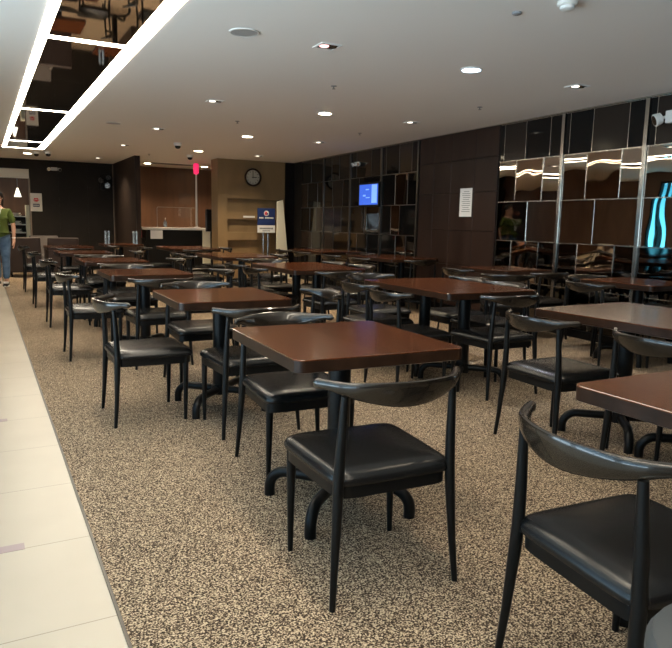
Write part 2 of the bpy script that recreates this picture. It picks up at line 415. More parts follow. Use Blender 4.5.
def spot(name, loc, energy, col, size=2.2, blend=.9, rad=.08):
    l = bpy.data.lights.new(name, 'SPOT'); l.energy = energy; l.color = col; l.spot_size = size; l.spot_blend = blend; l.shadow_soft_size = rad
    o = bpy.data.objects.new(name, l); COL.objects.link(o); o.location = loc; return o
WARM = (1,.76,.48); NEUT = (1,.84,.62)
for (x, y) in kinds:
    k = kinds[(x, y)][0]
    e = {'lamp_on':120, 'lamp_cool':95, 'lamp_dim':70, 'lamp_pink':55}[k] * (1.3 if y > 12 else 1)
    spot('downlight_beam', (x, y, CZ-.03), e, WARM if k == 'lamp_on' else (.92,.95,1) if k == 'lamp_cool' else NEUT)
# downlights just behind the camera, out of the frame
for x in (1.0, 2.4, 3.79): spot('downlight_beam', (x, 1.9, CZ-.03), 14, NEUT)

for (x, y), lb in {(1.73,4.69):'round grey ceiling speaker grille nearest the camera', (1.73,9.96):'round grey ceiling speaker grille farther down the room'}.items():
    o = thing('ceiling_speaker', lb, 'speaker', (x, y, CZ), 0, 'round ceiling speakers')
    MB().lathe([(.108,0),(.108,-.006),(.098,-.008),(.096,-.0006)], n=32).build('rim', M['white_paint'], o, smooth=True)
    MB().lathe([(.095,-.006),(.095,-.001)], n=32).build('grille', M['grille'], o)
for (x, y), lb in {(3.13,5.98):'tiny sprinkler head on the ceiling nearest the light strips, near one',(3.12,8.74):'tiny sprinkler head on the ceiling above middle tables',
                   (5.05,6.08):'tiny sprinkler head on the ceiling by the bright mirrors',(5.04,8.77):'tiny sprinkler head on the ceiling by dark panels',(3.14,14.14):'tiny sprinkler head on ceiling near the partition end'}.items():
    o = thing('sprinkler_head', lb, 'sprinkler', (x, y, CZ), 0, 'ceiling sprinkler heads')
    MB().lathe([(.03,0),(.03,-.004),(.012,-.008),(.012,-.0006)], n=16).build('escutcheon', M['vent'], o)
    MB().lathe([(.006,-.005),(.006,-.025),(.018,-.027),(.018,-.03)], n=12).build('deflector', M['dim_chrome'], o)
o = thing('smoke_detector', 'white round smoke detector at top edge of the ceiling', 'smoke detector', (3.16, 3.05, CZ))
MB().lathe([(.06,0),(.06,-.016),(.052,-.024)], n=24).build('base', M['white_paint'], o, smooth=True)
MB().lathe([(.044,-.022),(.044,-.04),(.03,-.048)], n=24).build('sensor_dome', M['white_paint'], o, smooth=True)
o = thing('ceiling_sensor', 'small flat disc sensor on the near ceiling', 'sensor', (3.04, 3.35, CZ))
MB().lathe([(.03,0),(.03,-.010),(.024,-.014)], n=24).build('cap', M['vent'], o, smooth=True)
for (x, y), lb in {(1.09,15.19):'white dome security camera at the far end of the strip light, left one',(1.30,15.02):'white dome security camera at the far end of the strip light, right one',
                   (3.12,11.8):'white dome security camera on the ceiling before the counter, nearer one',(3.89,13.77):'white dome security camera on the ceiling beside the red-topped pole'}.items():
    o = thing('dome_camera', lb, 'security camera', (x, y, CZ), 0, 'ceiling dome cameras')
    MB().lathe([(.07,0),(.07,-.035),(.06,-.05)], n=20).build('housing', M['white_paint'], o, smooth=True)
    MB().lathe([(.052,-.045),(.048,-.075),(.03,-.095),(.008,-.10)], n=20).build('dome', M['black_plastic'], o, smooth=True)
o = thing('air_vent', 'grey slatted air vent in ceiling over the counter recess', 'vent', (4.15, 16.25, CZ))
MB().box(-.5,-.12,-.012,.5,.12,0).build('frame', M['vent'], o)
s_ = MB()
for k in range(5): s_.box(-.47,-.10+.042*k,-.018,.47,-.085+.042*k,-.010)
s_.build('slat', M['dim_chrome'], o)

# ------------------------------------------------------------------ dining chair
def outline(sx_f, sx_r, y0, y1, n=48, p=5.0):
    pts = []
    ymid, hy = (y0+y1)/2, (y1-y0)/2
    for k in range(n):
        a = 2*PI*k/n; c, s_ = math.cos(a), math.sin(a)
        ex = abs(c)**(2/p)*(1 if c >= 0 else -1); ey = abs(s_)**(2/p)*(1 if s_ >= 0 else -1)
        t = (ey+1)/2; hx = sx_r + (sx_f-sx_r)*t
        pts.append((hx*ex, ymid + hy*ey))
    return pts
def make_chair(label):
    root = thing('dining_chair', label, 'chair', (0,0,0), 0, 'black dining chairs')
    ol = outline(.250, .230, -.205, .282, 56, 9.0)
    cx_, cy_ = 0, .035
    def ring(s, z): return [(cx_+(x-cx_)*s, cy_+(y-cy_)*s, z) for x, y in ol]
    b = MB().loft([ring(.965,.4135), ring(.992,.416), ring(1.005,.424), ring(1.0,.434), ring(.98,.445), ring(.945,.454), ring(.88,.462), ring(.76,.468), ring(.5,.472), ring(.2,.473)])
    b.build('seat', M['leather'], root, smooth=True)
    oi = outline(.214, .190, -.165, .240, 56, 9.0)
    ob = outline(.240, .216, -.192, .268, 56, 9.0)
    fr = MB()
    n = len(ob); z0, z1 = .370, .413
    vs = [(x,y,z0) for x,y in ob]+[(x,y,z1) for x,y in ob]+[(x,y,z1) for x,y in oi]+[(x,y,z0) for x,y in oi]
    fs = []
    for r_ in range(4):
        q = (r_+1) % 4
        for j in range(n): fs.append((r_*n+j, r_*n+(j+1)%n, q*n+(j+1)%n, q*n+j))
    fr.add(vs, fs); fr.build('seat_frame', M['black_metal'], root, smooth=True)
    for s_ in (-1, 1):
        MB().tube([(s_*.243,-.215,0),(s_*.232,-.203,.15),(s_*.221,-.193,.34),(s_*.217,-.189,.43),(s_*.212,-.192,.56),(s_*.206,-.200,.722)],
                  [.0105,.0135,.018,.0185,.0165,.0125], 14).build('leg', M['black_metal'], root, smooth=True)
    for s_ in (-1, 1):
        MB().tube([(s_*.222,.222,0),(s_*.221,.225,.14),(s_*.219,.228,.32),(s_*.219,.229,.412)], [.0105,.0135,.0175,.0185], 14).build('leg', M['black_metal'], root, smooth=True)
    # crescent backrest: a half ring whose height swells in the middle and tapers to the arm tips
    rings = []; N = 44; A = math.radians(60)
    for i in range(N+1):
        t = -1 + 2*i/N; th = t*A; at = abs(t); R = .322
        c = Vector((math.sin(th)*R, .048 - math.cos(th)*R, 0)); nrm = Vector((math.sin(th), -math.cos(th), 0))
        g = math.cos(min(1, at/.86)*PI/2)**1.2 if at < .86 else 0
        hh = .030 + .060*g + .006*max(0, (at-.8)/.2)
        th_ = .026 + .008*math.exp(-((at-.62)/.2)**2)
        zc = .772 + .003*g - .004*math.exp(-((at-.6)/.25)**2) - hh/2
        endf = 1.0
        if at > .95: endf = math.sqrt(max(.05, 1-((at-.95)/.05)**2*.93))
        rg = []
        for k in range(16):
            a = 2*PI*k/16; ca, sa = math.cos(a), math.sin(a)
            ex = abs(ca)**.75*(1 if ca >= 0 else -1); ez = abs(sa)**.75*(1 if sa >= 0 else -1)
            rg.append(c + nrm*(ex*th_*.5*endf + .011*g*ez) + Vector((0,0,zc + ez*hh*.5*endf)))
        rings.append(rg)
    MB().loft(rings).build('backrest', M['black_wood'], root, smooth=True)
    return root

CH = [
 # x, y, facing (deg, 0 = away along the room, 90 = towards -x), label
 (1.21,1.97,-3,'black chair with back to camera at the near end of the front table'),
 (1.475,1.08,-96,'black chair cropped at bottom right corner, facing the rightmost front table'),
 (1.40,3.06,178,'black chair facing the camera, tucked under far end of the front table'),
 (1.43,3.79,0,'black chair with back to camera between front table and second small table'),
 (.88,4.30,-90,'black chair with bluish sheen on its back, walkway side of second small table'),
 (2.03,4.32,90,'black chair on the right-hand side of the second small table'),
 (1.50,5.06,180,'black chair at the far end of the second small table'),
 (1.35,5.85,0,'black chair at the near end of the third small table'),
 (.86,6.44,-90,'black chair on the walkway side of the third small table'),
 (1.98,6.50,90,'black chair on the right-hand side of the third small table'),
 (1.38,7.24,180,'black chair at the far end of the third small table'),
 (1.40,7.86,0,'black chair at the near end of the fourth small table'),
 (.87,8.48,-90,'brownish-looking black chair on the walkway side of the fourth small table'),
 (2.02,8.50,90,'black chair on the right-hand side of the fourth small table'),
 (1.42,9.22,180,'black chair at the far end of the fourth small table'),
 (1.40,9.90,0,'black chair at the near end of the fifth small table'),
 (.84,10.36,-90,'black chair on the walkway side of the fifth small table'),
 (1.95,10.6,90,'black chair on the right-hand side of the fifth small table'),
 (1.35,11.82,0,'black chair at the near end of the sixth small table'),
 (.83,12.58,-90,'black chair on the walkway side of the farthest small table, near the woman'),
 (1.95,12.65,90,'black chair on the right-hand side of the sixth small table'),
 # large tables in the middle
 (2.94,2.74,-92,'black chair left of the large right-hand table, the farther of its two'),
 (2.95,1.98,-90,'black chair left of the large right-hand table, the nearer of its two'),
 (3.46,3.84,0,'black chair with back to camera at the near end of second large table'),
 (2.88,4.22,-92,'black chair left of the second large table, the nearer of its two'),
 (2.99,4.88,-90,'black chair left of the second large table, the farther of its two'),
 (3.93,4.44,90,'black chair right of the second large table, the nearer of its two'),
 (4.00,5.02,90,'black chair right of the second large table, the farther of its two'),
 (3.40,5.50,180,'black chair at the far end of the second large table'),
 (3.30,6.24,0,'black chair at the near end of the third large table'),
 (2.82,6.88,-90,'black chair left of the third large table, the nearer of its two'),
 (2.82,7.50,-90,'black chair left of the third large table, the farther of its two'),
 (3.90,6.92,90,'black chair right of the third large table, the nearer of its two'),
 (3.85,7.54,90,'black chair right of the third large table, the farther of its two'),
 (3.36,8.07,180,'black chair at the far end of the third large table'),
 (3.33,8.71,0,'black chair at the near end of the fourth large table'),
 (2.80,9.44,-90,'black chair left of the fourth large table, the nearer of its two'),
 (2.82,10.10,-90,'black chair left of the fourth large table, the farther of its two'),
 (3.91,9.50,90,'black chair on the right of the fourth large table'),
 (3.31,11.36,0,'black chair at the near end of the farthest large table'),
 (2.82,12.3,-90,'black chair on the left of the farthest large table'),
 (3.86,11.95,90,'black chair on the right of the farthest large table'),
 # tables along the mirror wall
 (5.10,4.29,-90,'black chair left of the first table along the mirrors'),
 (5.65,4.78,178,'black chair at the far end of the first table along the mirrors'),
 (5.58,3.68,0,'black chair at the near end of the first table along the mirrors'),
 (5.62,5.55,0,'black chair at the near end of the second table along the mirrors'),
 (4.98,5.42,-35,'black chair turned askew near the second table along the mirrors'),
 (5.10,6.22,-90,'black chair left of the second table along the mirrors'),
 (5.57,7.97,0,'black chair at the near end of the third table along the mirrors'),
 (5.10,8.54,-90,'black chair left of the third table along the mirrors, nearer one'),
 (5.06,9.36,-90,'black chair left of the third table along the mirrors, farther one'),
 (5.70,9.66,180,'black chair at the far end of the third table along the mirrors'),
 (5.02,10.35,-90,'black chair left of the farthest table along the mirrors, nearer one'),
 (5.05,11.2,-90,'black chair left of the farthest table along the mirrors, farther one'),
 (5.72,11.75,180,'black chair at the far end of the farthest table along the mirrors'),
]
proto = None
for x, y, a, lb in CH:
    if proto is None: proto = make_chair(lb); proto.location = (x, y, .004); proto.rotation_euler.z = math.radians(a)
    else: copy_tree(proto, lb, (x, y, .004), math.radians(a))

# ------------------------------------------------------------------ dining table
def rrect(w, d, r, n=6):
    pts = []
    for cx_, cy_, a0 in ((w/2-r,d/2-r,0),(-w/2+r,d/2-r,90),(-w/2+r,-d/2+r,180),(w/2-r,-d/2+r,270)):
        for k in range(n+1):
            a = math.radians(a0+90*k/n); pts.append((cx_+r*math.cos(a), cy_+r*math.sin(a)))
    return pts
def make_table(label, w, d, spread, group, name):
    TZ = .775
    root = thing(name, label, 'table', (0,0,0), 0, group)
    o1, o2, o3 = rrect(w-.004,d-.004,.036), rrect(w,d,.038), rrect(w-.02,d-.02,.03)
    MB().loft([[(x,y,TZ-.006) for x,y in o2],[(x,y,TZ-.002) for x,y in o2],[(x,y,TZ) for x,y in o1]]).build('tabletop', M['walnut'], root, smooth=True)
    MB().loft([[(x,y,TZ-.052) for x,y in o3],[(x,y,TZ-.048) for x,y in o2],[(x,y,TZ-.0061) for x,y in o2]]).build('edge_band', M['walnut_edge'], root, smooth=True)
    for cy0 in ((0,) if d < 1 else (-.27, .27)):
      MB().box(-.17,cy0-.17,TZ-.064,.17,cy0+.17,TZ-.0521).build('top_plate', M['table_iron'], root)
      MB().lathe([(.050,.09),(.050,TZ-.064)], (0,cy0,0), 24).build('column', M['table_iron'], root, smooth=True)
      MB().lathe([(.03,.085),(.060,.09),(.060,.150),(.051,.158)], (0,cy0,0), 24).build('hub', M['table_iron'], root, smooth=True)
      for k in range(4):
        a = PI/4 + PI/2*k; c, s_ = math.cos(a), math.sin(a)
        rr_ = spread; path = [(c*.03,s_*.03,.122)]
        bend = .085
        for t in range(9):
            q = t/8*PI/2
            rad_ = rr_-bend+math.sin(q)*bend; z = .122-bend+math.cos(q)*bend
            path.append((c*rad_, s_*rad_, z))
        path.append((c*rr_, s_*rr_, .0))
        MB().tube([(p[0], p[1]+cy0, p[2]) for p in path], .025, 14).build('leg', M['table_iron'], root, smooth=True)
    return root
TB = [
 (1.362,2.495,-2,'small walnut-topped table in front, its bare top nearest the camera'),
 (1.405,4.29,-1,'second small walnut-topped table from the camera'),
 (1.35,6.39,0,'third small walnut-topped table from the camera'),
 (1.38,8.37,0,'fourth small walnut-topped table from the camera'),
 (1.32,10.42,0,'fifth small walnut-topped table from the camera'),
 (1.33,12.38,0,'farthest small walnut-topped table, beside the brown lounge chairs'),
 (2.01,1.055,0,'walnut-topped table cut off by lower right edge of the picture'),
 (5.54,4.20,2,'small walnut-topped table nearest the bright mirrors'),
 (5.52,6.02,2,'small walnut-topped table in front of the dark wall panels'),
 (2.46,13.75,0,'far table by the partition holding the clear menu holders'),
]
tp = None
for x, y, a, lb in TB:
    if tp is None: tp = make_table(lb, .745, .80, .335, 'small dining tables', 'dining_table'); tp.location = (x, y, .004); tp.rotation_euler.z = math.radians(a)
    else: copy_tree(tp, lb, (x, y, .004), math.radians(a))
LT = [
 (3.44,2.38,3,'large walnut-topped table at right edge, with light streaks reflected on its top'),
 (3.42,4.45,0,'large walnut-topped table at centre right, the second of the middle row'),
 (3.28,6.86,0,'large walnut-topped table, third of the middle row'),
 (3.30,9.33,0,'large walnut-topped table, fourth of the middle row'),
 (3.32,11.98,0,'large walnut-topped table farthest back in the middle row'),
 (5.56,8.6,2,'large walnut-topped table beside the dark panels on the mirror side'),
 (5.52,10.75,2,'large walnut-topped table below the blue mirror reflection'),
]
lp = None
for x, y, a, lb in LT:
    if lp is None: lp = make_table(lb, .87, 1.25, .335, 'large dining tables', 'dining_table'); lp.location = (x, y, .004); lp.rotation_euler.z = math.radians(a)
    else: copy_tree(lp, lb, (x, y, .004), math.radians(a))

# clear menu holders on the far table
for x, lb in ((2.20,'clear blue-tinted menu holder on far table, left one'), (2.74,'clear blue-tinted menu holder on far table before the partition, right one')):
    o = thing('menu_holder', lb, 'menu holder', (x, 13.75, .7795), 0, 'clear menu holders')
    MB().box(-.05,-.03,0,.05,.03,.008).build('foot', M['blue_acrylic'], o)
    MB().box(-.048,-.012,.008,-.012,.012,.25).build('upright', M['blue_acrylic'], o, bevel=.003)
    MB().box(.012,-.012,.008,.048,.012,.25).build('upright', M['blue_acrylic'], o, bevel=.003)
    MB().box(-.012,-.003,.02,.012,.003,.22).build('insert', M['black_plastic'], o)

# ------------------------------------------------------------------ grey stool in the bottom right corner
o = thing('bar_stool', 'grey round padded stool just showing in the bottom right corner', 'stool', (1.07,.515,.004))
MB().lathe([(.10,.535),(.165,.542),(.178,.56),(.178,.582),(.168,.598),(.14,.604),(.02,.604)], n=40).build('seat', M['grey_seat'], o, smooth=True)
MB().lathe([(.028,.02),(.028,.535)], n=20).build('column', M['chrome'], o, smooth=True)
MB().lathe([(.19,0),(.19,.012),(.05,.03),(.03,.04)], n=36).build('base', M['chrome'], o, smooth=True)

# ------------------------------------------------------------------ wall items
def wall_item(y, z): return (WX(y), y, z)
# notice
y = 7.59; o = thing('paper_notice', 'white sheet of printed paper taped to the dark wall panels', 'notice', (WX(y)-.021, y, 1.60), math.atan(-.034))
MB().box(-.003,-.14,-.20,-.001,.14,.20).build('sheet', M['paper'], o)
tx = MB()
for k in range(11):
    L = .10 if k % 4 else .075
    tx.box(-.0042, -L+.0, .15-.028*k, -.003, L*(.9 if k%3 else .7), .156-.028*k)
tx.build('printed_lines', M['ink'], o)
# blue reflection in the mirrors, built as a glowing slab
y = 10.38; o = thing('wall_reflection', 'thin glowing blue slab standing in for a reflection in dim mirror tiles', 'screen', (WX(y)-.04, y, 1.79), math.atan(-.034))
MB().box(-.035,-.37,-.215,0,.37,.215).build('reflection_backing', M['black_plastic'], o, bevel=.006)
MB().box(-.038,-.34,-.18,-.0351,.34,.18).build('reflection_face', M['screen'], o)
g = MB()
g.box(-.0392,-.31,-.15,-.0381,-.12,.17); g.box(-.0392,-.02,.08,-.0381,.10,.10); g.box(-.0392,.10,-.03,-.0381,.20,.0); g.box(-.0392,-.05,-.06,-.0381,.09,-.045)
g.build('reflection_graphic', M['reflection_pale'], o)
# emergency lamps
def emergency(loc, rz, label, tilt, sc=1.0):
    o = thing('emergency_light', label, 'emergency light', loc, rz, 'twin-head emergency lights'); o.scale = (sc, sc, sc)
    MB().box(-.07,-.12,-.07,0,.12,.05).build('battery_box', M['white_paint'], o, bevel=.01)
    for s_ in (-1, 1):
        h = MB().lathe([(.035,0),(.055,.01),(.062,.07),(.055,.075)], (0,0,0), 18)
        h = h.build('lamp_head', M['white_paint'], o, smooth=True)
        h.location = (-.05, s_*.17, -.01); h.rotation_euler = (s_*-tilt, math.radians(-115), 0)
        MB().lathe([(.05,.0755),(.05,.0765)], (0,0,0), 18).build('lens', M['chrome'], h)
        MB().tube([(-.035,s_*.11,.0),(-.045,s_*.16,-.01)], .014, 8).build('bracket', M['white_paint'], o)
    return o
y = 4.27; emergency((WX(y)-.025, y, 2.37), math.atan(-.034), 'white twin-head emergency light high on mirrors at right edge', .5)
y = 10.9; emergency((WX(y)-.025, y, 2.37), math.atan(-.034), 'white twin-head emergency light above the blue mirror reflection', .4, .62)
emergency((1.61, BW-.003, 2.41), math.radians(90), 'beige twin-head emergency light on the charcoal far wall', .4, .62)
# wall sign by the opening
o = thing('wall_sign', 'white framed sign with red emblem and navy strip, left of far wall', 'sign', (1.19, BW-.003, 1.615))
MB().box(-.127,-.02,-.21,.127,0,.21).build('board', M['white_paint'], o, bevel=.004)
e = MB()
for k in range(9):     # a crown of red petals
    a = math.radians(180+22.5*k)
    e.hexa([(-.02*0+.03*math.cos(a)-.011, -.024, .085+.03*math.sin(a)),(.03*math.cos(a)+.011,-.024,.085+.03*math.sin(a)),(.03*math.cos(a)+.011,-.0205,.085+.03*math.sin(a)),(.03*math.cos(a)-.011,-.0205,.085+.03*math.sin(a)),
            (.075*math.cos(a)-.011,-.024,.085+.075*math.sin(a)),(.075*math.cos(a)+.011,-.024,.085+.075*math.sin(a)),(.075*math.cos(a)+.011,-.0205,.085+.075*math.sin(a)),(.075*math.cos(a)-.011,-.0205,.085+.075*math.sin(a))])
e.box(-.045,-.024,.075,.045,-.0205,.098)
e.build('emblem', M['red'], o)
MB().box(-.07,-.023,-.105,.07,-.0205,-.035).build('text_strip', M['navy'], o)
tx = MB()
for k in range(5): tx.box(-.06+.025*k,-.0245,-.085,-.043+.025*k,-.0231,-.055)
tx.build('lettering', M['white_paint'], o)
# wall fan
o = thing('wall_fan', 'black wall fan with shiny blades in the corner by the partition', 'fan', (2.72, BW-.003, 2.10))
MB().box(-.07,-.06,-.14,.07,0,.14).build('mount', M['black_plastic'], o, bevel=.01)
MB().tube([(0,-.06,0),(0,-.14,.06),(0,-.22,.06)], .02, 10).build('arm', M['black_plastic'], o, smooth=True)
MB().lathe([(.05,-.22),(.06,-.25),(.055,-.30),(.02,-.33)], (0,0,.06), 20, axis='y').build('motor', M['black_plastic'], o, smooth=True)
cg = MB()
for r_ in (.07,.13,.19): 
    pth = [(r_*math.cos(2*PI*k/28), -.33-.04*(1-(r_/.2)**2), .06+r_*math.sin(2*PI*k/28)) for k in range(29)]
    cg.tube(pth, .004, 6)
for k in range(12):
    a = 2*PI*k/12; cg.tube([(.02*math.cos(a),-.372,.06+.02*math.sin(a)),(.13*math.cos(a),-.352,.06+.13*math.sin(a)),(.19*math.cos(a),-.33,.06+.19*math.sin(a)),(.19*math.cos(a),-.26,.06+.19*math.sin(a))], .0025, 5)
cg.build('cage', M['black_plastic'], o)
for k in range(3):
    a = 2*PI*k/3+.4; pts0 = []; 
    b = MB(); rg = []
    for t in range(7):
        q = a + t/6*1.1; r1 = .05; r2 = .17*math.sin(PI*(.25+.6*t/6))**.5
        rg.append([(r1*math.cos(q),-.315-.02*t/6,.06+r1*math.sin(q)),(r2*math.cos(q),-.315-.025*t/6,.06+r2*math.sin(q)),(r2*math.cos(q),-.311-.025*t/6,.06+r2*math.sin(q)),(r1*math.cos(q),-.311-.02*t/6,.06+r1*math.sin(q))])
    b.loft(rg).build('blade', M['dim_chrome'], o, smooth=True)
# wall clock reading three o'clock
o = thing('wall_clock', 'round dark-framed wall clock reading three o\'clock on olive brown wall', 'clock', (5.37, CWY-.001, 2.235))
MB().lathe([(.19,0),(.20,-.02),(.195,-.045),(.175,-.05),(.158,-.035),(.156,-.02),(.156,0)], axis='y', n=40).build('rim', M['walnut_edge'], o, smooth=True)
MB().lathe([(.156,-.010),(.156,-.022)], axis='y', n=40).build('dial', M['dial'], o)
tk = MB()
for k in range(12):
    a = PI/6*k; c, s_ = math.sin(a), math.cos(a); r1, r2 = .115, .145; wd = .006
    px, pz = s_*wd, -c*wd
    tk.hexa([(c*r1-px,-.0245,s_*r1-pz),(c*r1+px,-.0245,s_*r1+pz),(c*r1+px,-.0221,s_*r1+pz),(c*r1-px,-.0221,s_*r1-pz),(c*r2-px,-.0245,s_*r2-pz),(c*r2+px,-.0245,s_*r2+pz),(c*r2+px,-.0221,s_*r2+pz),(c*r2-px,-.0221,s_*r2-pz)])
tk.build('hour_marks', M['ink'], o)
MB().box(-.006,-.029,-.02,.006,-.0265,.135).build('minute_hand', M['black_plastic'], o)
MB().box(-.02,-.0262,-.007,.09,-.0248,.007).build('hour_hand', M['black_plastic'], o)
MB().lathe([(.012,-.03),(.012,-.0222)], axis='y', n=16).build('hub', M['black_plastic'], o)
# navy sign on stand
o = thing('sign_stand', 'navy and white sign with round emblem on a slim metal stand', 'sign', (5.56, 13.72, .004))
SX = .205
MB().box(-SX,-.02,1.19,SX,0,1.56).build('sign_board', M['navy'], o)
MB().box(-SX,-.021,1.03,SX,.0,1.188).build('lower_panel', M['white_paint'], o)
MB().lathe([(.058,-.024),(.058,-.0205)], (0,0,1.45), 24, axis='y').build('emblem', M['white_paint'], o)
e = MB()
e.hexa([(-.045,-.027,1.43),(-.005,-.027,1.40),(-.005,-.0242,1.40),(-.045,-.0242,1.43),(-.02,-.027,1.49),(.02,-.027,1.47),(.02,-.0242,1.47),(-.02,-.0242,1.49)])
e.build('emblem_mark', M['red'], o)
e = MB(); e.hexa([(.005,-.027,1.405),(.045,-.027,1.43),(.045,-.0242,1.43),(.005,-.0242,1.405),(.012,-.027,1.45),(.04,-.027,1.46),(.04,-.0242,1.46),(.012,-.0242,1.45)]); e.build('emblem_mark', M['navy'], o)
t_ = MB()
for k in range(10):
    if k == 3: continue
    t_.box(-.165+.034*k,-.0225,1.335,-.140+.034*k,-.0201,1.365)
t_.build('lettering', M['white_paint'], o)
t_ = MB()
for k in range(10): t_.box(-.155+.032*k,-.0235,1.105,-.132+.032*k,-.0211,1.135)
for k in range(6): t_.box(-.085+.03*k,-.0235,1.06,-.065+.03*k,-.0211,1.078)
t_.build('lower_lettering', M['ink'], o)
MB().tube([(-.06,.01,.02),(-.06,.01,1.10)], .011, 10).build('post', M['chrome'], o)
MB().tube([(.05,.01,.02),(.05,.01,1.10)], .011, 10).build('post', M['chrome'], o)
MB().box(-.18,-.14,0,.18,.14,.02).build('base', M['dim_chrome'], o, bevel=.004)
# label plate in niche wall
tag(MB().box(5.15,CWY-.012,1.352,5.42,CWY,1.392).build('wall_plate', M['white_paint']), 'small white label plate on the olive brown wall between two niches', 'plate')
# cream tapered panel
o = thing('display_panel', 'tall cream tapered standing panel at the end of the clock wall', 'panel', (5.92, 13.75, .004))
MB().hexa([(-.10,-.03,.03),(.22,-.03,.03),(.22,.02,.03),(-.10,.02,.03),(-.09,-.01,1.72),(.055,-.01,1.755),(.055,.02,1.755),(-.09,.02,1.72)]).build('board', M['cream'], o, bevel=.004)
MB().box(-.12,-.10,0,.24,.10,.03).build('foot', M['cream'], o)

# ------------------------------------------------------------------ counter in the recess
o = thing('service_counter', 'black-fronted counter with white top and end panel before the brown recess', 'counter', (3.85, 15.0, .004))
MB().box(-.62,.03,0,.66,.62,1.04).build('front', M['black_plastic'], o)
MB().box(-.70,0,1.041,.86,.68,1.09).build('top', M['white_paint'], o, bevel=.004)
MB().box(.665,.0,0,.86,.66,1.04).build('end_panel', M['cream'], o)
MB().box(-.52,.018,.84,-.25,.029,1.03).build('front_notice', M['paper'], o)
tag(MB().box(2.95+.13,14.98,0.004,3.20,15.6,.86).build('low_cabinet', M['black_plastic'], bevel=.004), 'low black cabinet at left end of the counter', 'cabinet')
o = thing('red_bottle', 'small red bottle standing on low black cabinet', 'bottle', (3.13, 15.1, .861))
MB().lathe([(.03,0),(.033,.02),(.033,.15),(.012,.19),(.012,.21)], n=16).build('body', M['red'], o, smooth=True)
MB().lathe([(.014,.21),(.014,.24)], n=12).build('cap', M['white_paint'], o)
o = thing('counter_pole', 'slim white pole with bright red top standing on the counter', 'pole', (4.41, 15.12, 1.095))
MB().lathe([(.09,0),(.09,.012),(.03,.03),(.02,.035)], n=24).build('base', M['white_paint'], o, smooth=True)
MB().tube([(0,0,.03),(0,0,1.22)], [.026,.018], 14).build('shaft', M['white_paint'], o, smooth=True)
MB().lathe([(.02,1.21),(.055,1.23),(.065,1.40),(.055,1.455),(.02,1.46)], n=20).build('red_top', M['red_glow'], o, smooth=True)
o = thing('acrylic_screen', 'clear acrylic sneeze guard standing on the white counter top', 'screen', (3.98, 15.35, 1.095))
MB().box(-.42,-.003,.0,.52,.003,.46).build('pane', M['acrylic'], o)
fr = MB()
fr.tube([(-.42,0,0),(-.42,0,.44),(-.40,0,.46),(.50,0,.46),(.52,0,.44),(.52,0,0)], .006, 8); fr.build('rim', M['dim_chrome'], o)
MB().box(-.43,-.07,0,-.41,.07,.012).build('foot', M['dim_chrome'], o); MB().box(.51,-.07,0,.53,.07,.012).build('foot', M['dim_chrome'], o)
o = thing('soap_dispenser', 'small clear pump bottle on counter behind the acrylic guard', 'bottle', (3.78, 15.5, 1.095))
MB().lathe([(.035,0),(.037,.02),(.037,.13),(.014,.16),(.014,.18)], n=16).build('body', M['blue_acrylic'], o, smooth=True)
MB().tube([(0,0,.18),(0,0,.215),(0,-.04,.21)], .007, 8).build('pump', M['white_paint'], o)
for z, lb in ((1.82,'upper faint paper sheet on brown recess wall behind the counter'), (1.46,'lower faint paper sheet on brown recess wall behind the counter')):
    tag(MB().box(4.62,17.44,z-.14,4.95,17.449,z+.14).build('wall_paper_sheet', M['faint_sheet']), lb, 'notice', 'papers behind the counter')
# loudspeaker on a stand
o = thing('loudspeaker', 'tall black loudspeaker panel on a stand beside the counter', 'speaker', (4.64, 14.72, .004))
MB().box(-.13,-.06,1.02,.11,.06,1.52).build('cabinet', M['black_plastic'], o, bevel=.01)
MB().box(-.115,-.065,1.04,.095,-.0605,1.50).build('grille', M['dark_niche_wall'], o)
MB().tube([(-.01,0,.02),(-.01,0,1.02)], .022, 12).build('pole', M['black_plastic'], o)
MB().lathe([(.16,0),(.16,.012),(.03,.03)], n=28).build('base', M['black_plastic'], o)

# ------------------------------------------------------------------ lounge chairs against the far wall, dish rack, pendant
def lounge(x, y, rz, mt, label):
    o = thing('lounge_chair', label, 'chair', (x, y, .004), rz, 'lounge chairs by the far wall')
    hw = .33
    MB().box(-hw+.07,-.30,.16,hw-.07,.30,.42).build('seat', M[mt], o, bevel=.03, seg=3)
    b = MB(); b.hexa([(-hw,-.36,.10),(hw,-.36,.10),(hw,-.26,.10),(-hw,-.26,.10),(-hw*.94,-.42,.84),(hw*.94,-.42,.84),(hw*.94,-.33,.84),(-hw*.94,-.33,.84)])
    b.build('backrest', M[mt], o, bevel=.025, seg=3)
    for s_ in (-1, 1):
        MB().box(s_*hw-(.07 if s_ > 0 else 0), -.28, .10, s_*hw+(0 if s_ > 0 else .07), .30, .60).build('armrest', M[mt], o, bevel=.025, seg=3)
    for sx_ in (-1, 1):
        for sy_ in (-1, 1): MB().tube([(sx_*.26,sy_*.26,0),(sx_*.26,sy_*.26,.16)], [.014,.02], 10).build('leg', M['black_metal'], o)
    return o
lounge(.80, 15.85, 0, 'dark_lounge', 'dark brown lounge chair beside the woman, left of the two brown ones')
lounge(1.55, 15.75, 0, 'dark_lounge', 'dark brown lounge chair in front of grey one, right of the two')
lounge(1.30, 16.70, math.radians(180), 'grey_lounge', 'grey lounge chair against the charcoal far wall behind brown ones')
lounge(-1.55, 12.75, math.radians(-80), 'cream', 'pale armchair added by side wall, seen only reflected in the bright mirrors')  # added out of frame to give the mirrors a pale reflection
o = thing('pendant_lamp', 'small white cone pendant lamp hanging in the serving opening', 'lamp', (.86, 18.5, CZ))
MB().tube([(0,0,-.001),(0,0,-.62)], .008, 8).build('cord', M['dim_chrome'], o)
